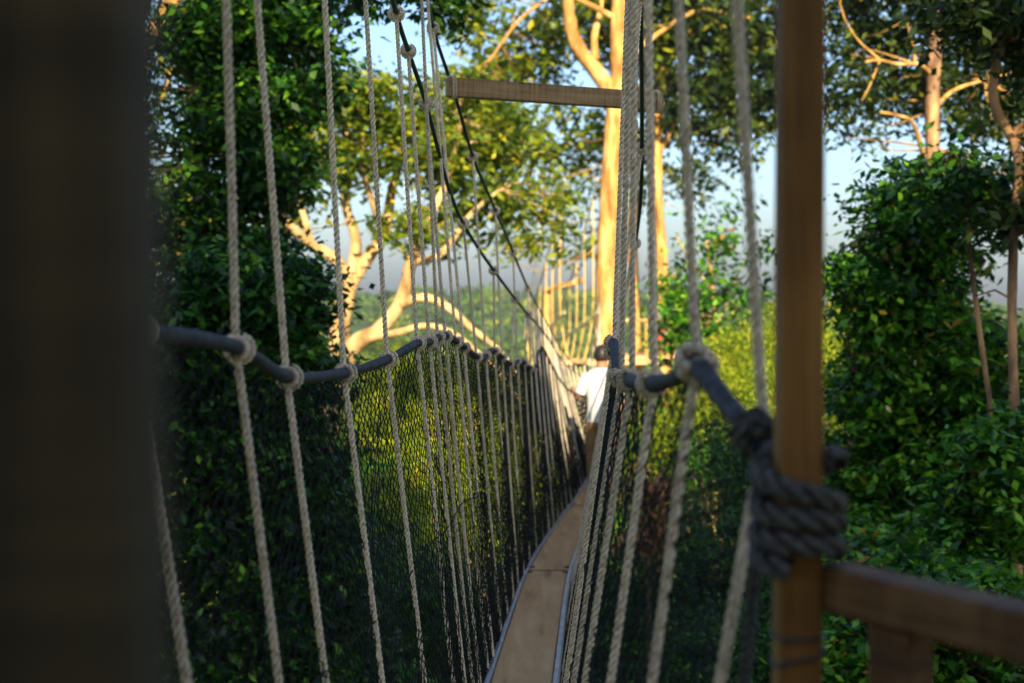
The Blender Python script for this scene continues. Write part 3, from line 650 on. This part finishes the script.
# lower mid-forest trees: unique crowns near, copies of four crowns elsewhere
def generic(seed_n, leaf, per, sub, lm, bm, label, cat='tree', W=3.2, H=3.0):
    cl = []
    for k in range(9):
        a = k*2.4; rr = W*.55*math.sqrt((k+.5)/9)
        cl.append((np.array([rr*math.cos(a), rr*math.sin(a), -H*.45*(rr/W)**1.2*1.6+rng.uniform(-.4,.3)]), (W*.42,W*.42,H*.30), seed_n))
    root = thing('forest_tree', (0,0,-9), label, cat, 'treetops of the forest below')
    L, S, vv = crown_points(cl, per, sub)
    tv = merge([limb([(0,0,-26),(.2,.1,-8),(0,0,-1)], .2, .06, 7)]+[limb([(0,0,-4),(math.cos(k*1.26)*W*.35,math.sin(k*1.26)*W*.35,-1.6)],.08,.03,5) for k in range(5)])
    mesh('trunk', tv[0], tv[1], bm, root, True); V, Fq = leaves(L, leaf); mesh('crown', V, Fq, lm, root, var=vv)
    return root
def copy_tree(o):
    c = o.copy(); C.objects.link(c)
    for ch in o.children:
        d = ch.copy(); C.objects.link(d); d.parent = c
    return c
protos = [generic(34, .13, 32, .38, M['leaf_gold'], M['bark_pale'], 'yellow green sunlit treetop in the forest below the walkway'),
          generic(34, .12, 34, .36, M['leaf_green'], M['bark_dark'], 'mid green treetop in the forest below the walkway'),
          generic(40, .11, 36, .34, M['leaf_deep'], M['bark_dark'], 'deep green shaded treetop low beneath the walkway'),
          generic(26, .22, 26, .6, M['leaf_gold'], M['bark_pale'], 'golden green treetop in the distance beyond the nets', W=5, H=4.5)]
used = [False]*4
def place(kind, x, y, z, s, label=None):
    o = protos[kind] if not used[kind] else copy_tree(protos[kind]); used[kind] = True
    o.location = (x, y, z-9*0); o.scale = (s, s, s*random.uniform(.9,1.15)); o.rotation_euler = (0,0,random.uniform(0,6.28))
    if label: o['label'] = label
# crown tops sit near z; root origin is 9 below its crown centre
def T(kind, px, py, d, s, label=None):
    p = P(px, py, d); place(kind, p[0], p[1], p[2]-9*s, s, label)
# sunlit row behind the left net
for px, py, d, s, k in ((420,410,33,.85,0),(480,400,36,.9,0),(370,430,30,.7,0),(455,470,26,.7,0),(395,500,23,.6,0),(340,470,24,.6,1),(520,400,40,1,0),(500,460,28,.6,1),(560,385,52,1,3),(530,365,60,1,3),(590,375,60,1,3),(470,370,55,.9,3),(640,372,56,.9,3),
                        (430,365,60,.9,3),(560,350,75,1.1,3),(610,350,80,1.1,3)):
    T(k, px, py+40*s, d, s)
for px, py, d, s, k in ((425,345,31,.45,0),(395,365,32,.45,0),(465,350,34,.5,0),(380,320,60,.7,3),(450,325,70,.8,3)):
    T(k, px, py+40*s, d, s)
# sunlit bushes on the right
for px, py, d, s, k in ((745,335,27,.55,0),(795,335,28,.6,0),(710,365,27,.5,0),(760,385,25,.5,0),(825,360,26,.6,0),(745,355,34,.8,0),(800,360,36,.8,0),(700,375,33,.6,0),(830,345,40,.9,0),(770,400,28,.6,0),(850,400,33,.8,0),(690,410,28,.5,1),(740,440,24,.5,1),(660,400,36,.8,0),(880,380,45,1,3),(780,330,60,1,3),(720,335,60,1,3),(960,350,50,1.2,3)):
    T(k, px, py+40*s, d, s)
# shaded canopy low down
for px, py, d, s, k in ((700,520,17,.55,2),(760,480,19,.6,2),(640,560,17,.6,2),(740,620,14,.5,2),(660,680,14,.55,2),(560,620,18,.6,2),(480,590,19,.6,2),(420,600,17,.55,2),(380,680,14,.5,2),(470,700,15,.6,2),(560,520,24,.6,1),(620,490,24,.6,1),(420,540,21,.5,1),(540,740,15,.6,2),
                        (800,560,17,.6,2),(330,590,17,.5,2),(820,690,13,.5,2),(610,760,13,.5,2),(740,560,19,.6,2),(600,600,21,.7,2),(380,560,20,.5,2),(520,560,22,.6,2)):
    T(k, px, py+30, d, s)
# small orange leafed shrub seen through the right net
p = [PC(655,500,13.5,36,50,.3,14), PC(640,540,13.5,40,40,.3,10)]
M['leaf_rust'] = leafmat('leaf_rust', [(0,(.16,.07,.03)),(.5,(.42,.19,.09)),(1,(.6,.36,.12))], .4)
tree('rusty_shrub', 'treetop with rusty orange young leaves seen through the right net', 'tree', [([down(P(650,640,13.6)), P(650,560,13.6), P(652,510,13.5)], .06, .02, 7)], [([P(650,560,13.6),P(640,540,13.5)],.02,.01,5)], p, .09, 30, .2, M['leaf_rust'], M['bark_dark'])

# unseen trees added behind the viewpoint to keep sun off the near end
M['leaf_shade'] = M['leaf_deep']
cl = [(np.array([rng.uniform(-4,4), rng.uniform(-4,4), rng.uniform(-6,6)]), (2.6,2.6,2.4), 40) for k in range(26)]
L, S, vv = crown_points(cl, 19, .9); V, Fq = leaves(L, .55)
first = None
for k, (x, y, z, s) in enumerate(((-13,-23,9.5,1.5),(-4,-25,10,1.5),(5,-24,10,1.5),(14,-23,9.5,1.45))):
    if first is None:
        first = thing('added_shade_tree', (x,y,z), 'unseen tree added behind the viewpoint to shade the near end', 'tree', 'trees added behind the viewpoint for shade')
        o = mesh('crown', V+np.array([x,y,z]), Fq, M['leaf_deep'], first, var=vv)
        tv = limb([(x,y,-28),(x,y,0),(x,y,5)], .5, .2, 8); mesh('trunk', tv[0], tv[1], M['bark_dark'], first, True); o = first
    else: o = copy_tree(first)
    o.location = (x,y,z); o.scale = (s,s,s); o.rotation_euler = (0,0,k*1.3)

# far forest as one mass
cs = []
n = 1500
for k in range(n):
    y = 50*math.exp(rng.uniform(0, math.log(700/50))); x = rng.uniform(-.42,.42)*y
    cs.append((x, y))
def ground_z(x, y):
    r = math.hypot(x, y)
    t = min(1, max(0, (r-150)/450)); t = t*t*(3-2*t)
    return GZ + t*(19.5 + 3.5*math.sin(x*.006+1.9) + 2*math.sin(x*.017+y*.002+.5))
L = []; SZ = []; vv = []
for x, y in cs:
    g = ground_z(x, y); r = rng.uniform(4,7)*(1 if y > 120 else .8); m = 150 if y > 250 else 260
    h = g + rng.uniform(10,15) if y < 200 else g + rng.uniform(1,6)
    if y < 160: h = min(h, -1.5-(160-y)*.035 + rng.uniform(-2,1.5))
    d = rng.normal(size=(m,3)); d /= np.linalg.norm(d,axis=1)[:,None]; d[:,2] = np.abs(d[:,2])*1.1-.25
    q = np.array([x,y,h-3]) + d*np.array([r,r,r*.8])*rng.uniform(.75,1.05,(m,1))*(1+.18*np.sin(d[:,:1]*7+x)*np.cos(d[:,1:2]*6+y))
    L.append(q); SZ.append(np.full(m, .55+ y*.0028)); vv.append(np.clip(rng.uniform(.1,.75,m)+rng.normal(0,.2),0,1))
L = np.vstack(L); SZ = np.concatenate(SZ)
V, Fq = leaves(L, 1.0); V = (V.reshape(-1,4,3)-L[:,None,:])*SZ[:,None,None]*1.1+L[:,None,:]
tag(mesh('far_forest', V.reshape(-1,3), Fq, M['leaf_far'], var=np.concatenate(vv)), 'distant forest canopy rolling away to the hills', 'forest', kind='stuff')

# ground sheet, hills
gm = mat('forest_floor', (.03,.05,.02), .95, .1, noisy([(.3,(.018,.03,.012)),(.6,(.04,.07,.022)),(.8,(.07,.10,.03))], (.05,.05,.05), 8, .6, 1.0))
rs = np.r_[0, np.geomspace(8, 1500, 60)]; A = 96; V = []; 
for r in rs:
    for a in range(A):
        x, y = r*math.cos(a/A*2*math.pi), r*math.sin(a/A*2*math.pi)
        V.append((x, y, ground_z(x, y)-max(0, r-900)*.012))
o = mesh('ground', V, grid_faces(len(rs), A), gm, None, True); tag(o, 'forest floor and wooded hills', 'ground', kind='structure')

# ---------------------------------------------------------------- far walkway leading left from the golden tree
fa, fb = np.array([1.9,39.2,-1.7]), np.array([1.75,62.,-1.5])
def fw(t, off, z): q = fa*(1-t)+fb*t; return q+np.array([off+.9*math.sin(math.pi*t)*-1.0, 0, z-1.1*4*t*(1-t)])
mb = MB()
for s in (-.45,.45):
    for z, r in ((1.35,.03),): mb.tube(smoothpath([fw(t,s,z) for t in np.linspace(0,1,9)], .8), r, 6)
    mb.tube(smoothpath([fw(t,s,z)+[0,0,3.2*(2*t-1)**2] for t in np.linspace(0,1,9) for z in (1.8,)], .8), .03, 6)
fr2 = thing('far_walkway', tuple(fa), 'second rope walkway leaving the golden tree in the sun', 'walkway')
mb.build('cables', M['rope_far'], fr2)
mb = MB()
for t in np.linspace(0,.96,24): q = fw(t,0,0); mb.box(q, (.17,.45,.02), None, .1)
mb.build('deck', M['plank'], fr2)
for k, t in enumerate(np.linspace(.03,.97,17)):
    for s in (-.45,.45):
        top = fw(t,s*1.0,1.8)+[0,0,3.2*(2*t-1)**2]; bot = fw(t,s*.4,0)
        root = thing('suspender_rope', tuple(bot), 'golden sunlit rope of the far walkway', 'rope', 'golden ropes of the far walkway')
        V, Fq = tube_arrays(smoothpath([top, fw(t,s,1.35), bot], .6), .016, 5); mesh('rope', V, Fq, M['rope_sunlit'], root, True)
q0 = P(550,288,43.5)
pt = thing('timber_post', (float(q0[0]), float(q0[1]), -8), 'golden upright post under the small far crossbeam', 'post')
mb = MB(); mb.box((q0[0]-.1, q0[1]+.15, -3.6), (.11,.11,3.9), None, .2); mb.build('post', M['bark_gold'], pt)
# platform round the golden tree
for cx, cy, lab in ((2.55,40.6,'timber platform round the golden tree trunk'), (4.6,44.6,'timber platform round the bronze trunk on the right')):
    pf = thing('timber_platform', (cx,cy,-1.8), lab, 'platform', 'timber platforms in the trees')
    for k in range(9):
        mb = MB(); mb.box((cx,cy-1.2+k*.3,-1.75),(1.5,.14,.03),None,.2); mb.build('board', M['plank'], pf)
    for sx in ((-1.4,-.5,.4,1.4) if cx > 4 else ()):
        mb = MB(); mb.box((cx+sx,cy-1.25,-1.2),(.045,.045,.55),None,.1); mb.build('rail_post', M['bark_gold'], pf)
    if cx > 4: mb = MB(); mb.box((cx,cy-1.25,-.62),(1.45,.05,.04),None,.1); mb.build('top_rail', M['bark_gold'], pf)

# ---------------------------------------------------------------- people
skin = mat('skin', (.32,.17,.10), .55, .35, noisy([(.3,(.28,.14,.08)),(.8,(.36,.20,.12))], (12,12,12), 3, .05, .002))
hairm = mat('hair_black', (.012,.010,.009), .5, .4, noisy([(.3,(.006,.005,.005)),(.8,(.025,.02,.018))], (90,90,20), 4, .5, .004))
def cloth(name, a, b): return mat(name, a, .9, .15, noisy([(.3,a),(.8,b)], (9,9,9), 5, .5, .02))
def person(loc, rz, label, shirt, trous, hold=True, scale=1.0, extra=None):
    root = bpy.data.objects.new('person', None); C.objects.link(root); root.location = loc; root.rotation_euler = (0,0,rz); root.scale = (scale,)*3
    tag(root, label, 'person', 'people on the walkways')
    # local frame: faces +Y, feet at z 0, height 1.75
    V = []; E = []; Rr = []
    def v(x,y,z,r,par=None,ry=None):
        V.append((x,y,z)); Rr.append((r, ry or r)); i = len(V)-1
        if par is not None: E.append((par,i))
        return i
    pel = v(0,0,.95,.135,None,.10); wst = v(0,.0,1.10,.12,pel,.09); ch = v(0,.0,1.30,.15,wst,.10); nk0 = v(0,.0,1.44,.075,ch); nk = v(0,.01,1.51,.052,nk0); hd = v(0,.02,1.60,.080,nk,.092); tp = v(0,.015,1.69,.072,hd,.085)
    v(0,.105,1.585,.013,hd)  # nose
    v(.08,.0,1.60,.014,hd); v(-.08,.0,1.60,.014,hd)   # ears
    for s in (-1,1):
        hip = v(s*.09,0,.88,.088,pel); kn = v(s*.10,.05 if s<0 else -.02,.50,.058,hip); cf = v(s*.10,.02 if s<0 else -.07,.36,.052,kn); an = v(s*.10,.0 if s<0 else -.10,.09,.036,cf); he = v(s*.10,-.01 if s<0 else -.11,.04,.038,an); v(s*.105,.15 if s<0 else .05,.03,.028,he)
        sh = v(s*.17,0,1.40,.055,ch)
        if s < 0 and hold: el = v(-.27,.04,1.14,.040,sh); wr = v(-.34,.24,1.22,.027,el); pm = v(-.36,.31,1.22,.030,wr,.016); fdir = (-.02,.05,-.012)
        else: el = v(s*.24,-.03,1.12,.040,sh); wr = v(s*.25,.06,.88,.026,el); pm = v(s*.25,.08,.80,.030,wr,.016); fdir = (0,.01,-.055)
        for k in range(4):
            o_ = (k-1.5)*.017; ln = (.75,.95,1,.85)[k]
            b0 = v(V[pm][0]+ (0 if hold and s<0 else 0), V[pm][1]+fdir[1]*.5+(0 if hold and s<0 else o_), V[pm][2]+fdir[2]*.5+(o_ if hold and s<0 else 0), .009, pm)
            b1 = v(V[b0][0]+fdir[0]*ln, V[b0][1]+fdir[1]*ln*.8, V[b0][2]+fdir[2]*ln*.8, .008, b0); v(V[b1][0]-s*.012, V[b1][1]+fdir[1]*ln*.4, V[b1][2]+fdir[2]*ln*.5, .007, b1)
        t0 = v(V[pm][0]-s*.022, V[pm][1]+.012, V[pm][2]+.012, .010, pm); v(V[t0][0]-s*.012, V[t0][1]+.03, V[t0][2]-.012, .008, t0)
    me = bpy.data.meshes.new('body'); me.from_pydata(V, E, []); me.materials.append(skin)
    b = bpy.data.objects.new('body', me); C.objects.link(b); b.parent = root
    sk = b.modifiers.new('Skin','SKIN'); sk.use_smooth_shade = True
    if not me.skin_vertices: me.attributes  # layer is made with the modifier
    for i, (rx, ry) in enumerate(Rr): me.skin_vertices[0].data[i].radius = (rx, ry)
    me.skin_vertices[0].data[0].use_root = True
    ss = b.modifiers.new('Sub','SUBSURF'); ss.levels = 1; ss.render_levels = 2
    def loft(rings, n=20):
        Vv = []; 
        for (cx,cy,cz,rx,ry) in rings:
            for k in range(n):
                t = k/n*2*math.pi; w = 1+.035*math.sin(3*t+cz*21)+.02*math.sin(7*t+cz*9); Vv.append((cx+rx*w*math.cos(t), cy+ry*w*math.sin(t), cz))
        return np.array(Vv), [tuple(x) for x in grid_faces(len(rings), n)]
    def add(name, mb, m):
        o = mb.build(name, m, None, True); o.parent = root; o.matrix_local = Matrix(); return o
    mb = MB(); mb.add(*loft([(0,0,.86,.185,.128),(0,0,.90,.180,.126),(0,0,1.0,.170,.118),(0,0,1.12,.168,.112),(0,0,1.25,.186,.122),(0,0,1.35,.196,.122),(0,0,1.42,.185,.108),(0,0,1.455,.135,.09),(0,.0,1.48,.078,.07),(0,.0,1.49,.066,.062)]))
    for s in (-1,1):
        i = [k for k,(x,y,z) in enumerate(V) if abs(z-1.40)<1e-6 and x*s>0][0]; el = V[i+1]; a = np.array(V[i]); e = np.array(el)
        p = smoothpath([a*1.0+[-s*.02,0,.01], a*.55+e*.45, a*.2+e*.8], .03); mb.tube(p, np.linspace(.078,.068,len(p)), 14, False)
    add('shirt', mb, shirt)
    mb = MB(); mb.add(*loft([(0,0,1.0,.150,.105),(0,0,.93,.168,.118),(0,0,.86,.176,.122),(0,0,.80,.176,.118)]))
    for s in (-1,1):
        p = smoothpath([(s*.088,0,.86),(s*.10,.05 if s<0 else -.02,.50),(s*.10,.01 if s<0 else -.09,.12)], .05); mb.tube(p, np.linspace(.098,.064,len(p)), 14, False)
    add('trousers', mb, trous)
    mb = MB(); Vv = []; n = 18; rings = 8
    for j in range(rings):
        f = j/(rings-1)*1.9
        for k in range(n):
            t = k/n*2*math.pi; fr_ = max(0, math.sin(t)); f2 = f*(1-.42*fr_**2)
            rr = 1+rng.normal(0,.02); Vv.append((.097*math.sin(f2)*math.cos(t)*rr, .012+.112*math.sin(f2)*math.sin(t)*rr-.008, 1.635+.128*math.cos(f2)*rr))
    mb.add(Vv, [tuple(x) for x in grid_faces(rings, n)]); add('hair', mb, hairm)
    mb = MB()
    for s in (-1,1):
        y0 = 0 if s < 0 else -.10
        mb.box((s*.102, y0+.05, .035), (.048,.14,.036), None, .5)
    add('shoes', mb, M['bolt'])
    for ex in (extra or []): ex(root, add)
    return root
white = cloth('shirt_white', (.42,.46,.52), (.55,.59,.65)); brown = cloth('trousers_brown', (.20,.125,.06), (.30,.19,.10))
red = cloth('trousers_red', (.42,.03,.05), (.55,.06,.08)); grey = cloth('shirt_grey', (.18,.17,.17), (.26,.25,.24))
dp = deck(16.4)
PERS = person((dp[0]+.11, 16.4, dp[2]+.002), R(-5), 'person in white t-shirt and brown trousers walking away along the planks', white, brown, scale=.99)
person((4.62, 43.9, -1.72), R(170), 'small far person in grey top and red trousers behind the platform rail', grey, red, False)

# ---------------------------------------------------------------- haze
hm = bpy.data.materials.new('haze'); hm.use_nodes = True; nt = hm.node_tree; nt.nodes.remove(nt.nodes['Principled BSDF'])
pv = N(nt, 'ShaderNodeVolumePrincipled', i_Density=.0002, i_Anisotropy=.3); pv.inputs['Color'].default_value = (.85,.9,1,1)
nt.links.new(pv.outputs[0], nt.nodes['Material Output'].inputs['Volume'])
mb = MB(); mb.add([(x,y,z) for x in (-1550,1550) for y in (-1550,1550) for z in (-80,60)], [(0,1,3,2),(4,6,7,5),(0,4,5,1),(2,3,7,6),(0,2,6,4),(1,5,7,3)])
HAZE = mb.build('haze', hm); tag(HAZE, 'thin pale haze over the forest', 'haze', kind='stuff')

# ---------------------------------------------------------------- light, sky, camera
SUN_AZ = math.atan2(.10, -.99); SUN_EL = R(27)
S = Vector((math.sin(SUN_AZ)*math.cos(SUN_EL), math.cos(SUN_AZ)*math.cos(SUN_EL), math.sin(SUN_EL)))
w = bpy.data.worlds.new('World'); sc.world = w; w.use_nodes = True; nt = w.node_tree
sky = N(nt, 'ShaderNodeTexSky', sky_type='NISHITA'); sky.sun_disc = False; sky.sun_elevation = SUN_EL; sky.sun_rotation = SUN_AZ % (2*math.pi)
sky.air_density = 1.0; sky.dust_density = 2.9; sky.ozone_density = 4.0
bg = nt.nodes['Background']; nt.links.new(sky.outputs[0], bg.inputs[0]); bg.inputs[1].default_value = .070
ld = bpy.data.lights.new('sun', 'SUN'); ld.energy = 3.9; ld.angle = R(.5); ld.color = (1,.80,.50)
lo = bpy.data.objects.new('sun', ld); C.objects.link(lo); lo.rotation_euler = S.to_track_quat('Z','Y').to_euler()
cd = bpy.data.cameras.new('camera'); cam = bpy.data.objects.new('camera', cd); C.objects.link(cam); sc.camera = cam
cd.lens = 36*F/1024; cd.sensor_width = 36; cam.rotation_euler = (R(90)-PITCH, 0, 0); cam.location = (0,0,0)
cd.clip_start = .02; cd.clip_end = 12000
cd.dof.use_dof = True; cd.dof.focus_distance = 5.3; cd.dof.aperture_fstop = 3.0
sc.view_settings.view_transform = 'Standard'; sc.view_settings.look = 'None'; sc.view_settings.gamma = 1; sc.view_settings.exposure = 2.1
sc.cycles.use_denoising = True; sc.cycles.max_bounces = 6; sc.cycles.transparent_max_bounces = 4; sc.cycles.volume_bounces = 0
sc.cycles.diffuse_bounces = 3; sc.cycles.glossy_bounces = 2; sc.cycles.transmission_bounces = 3
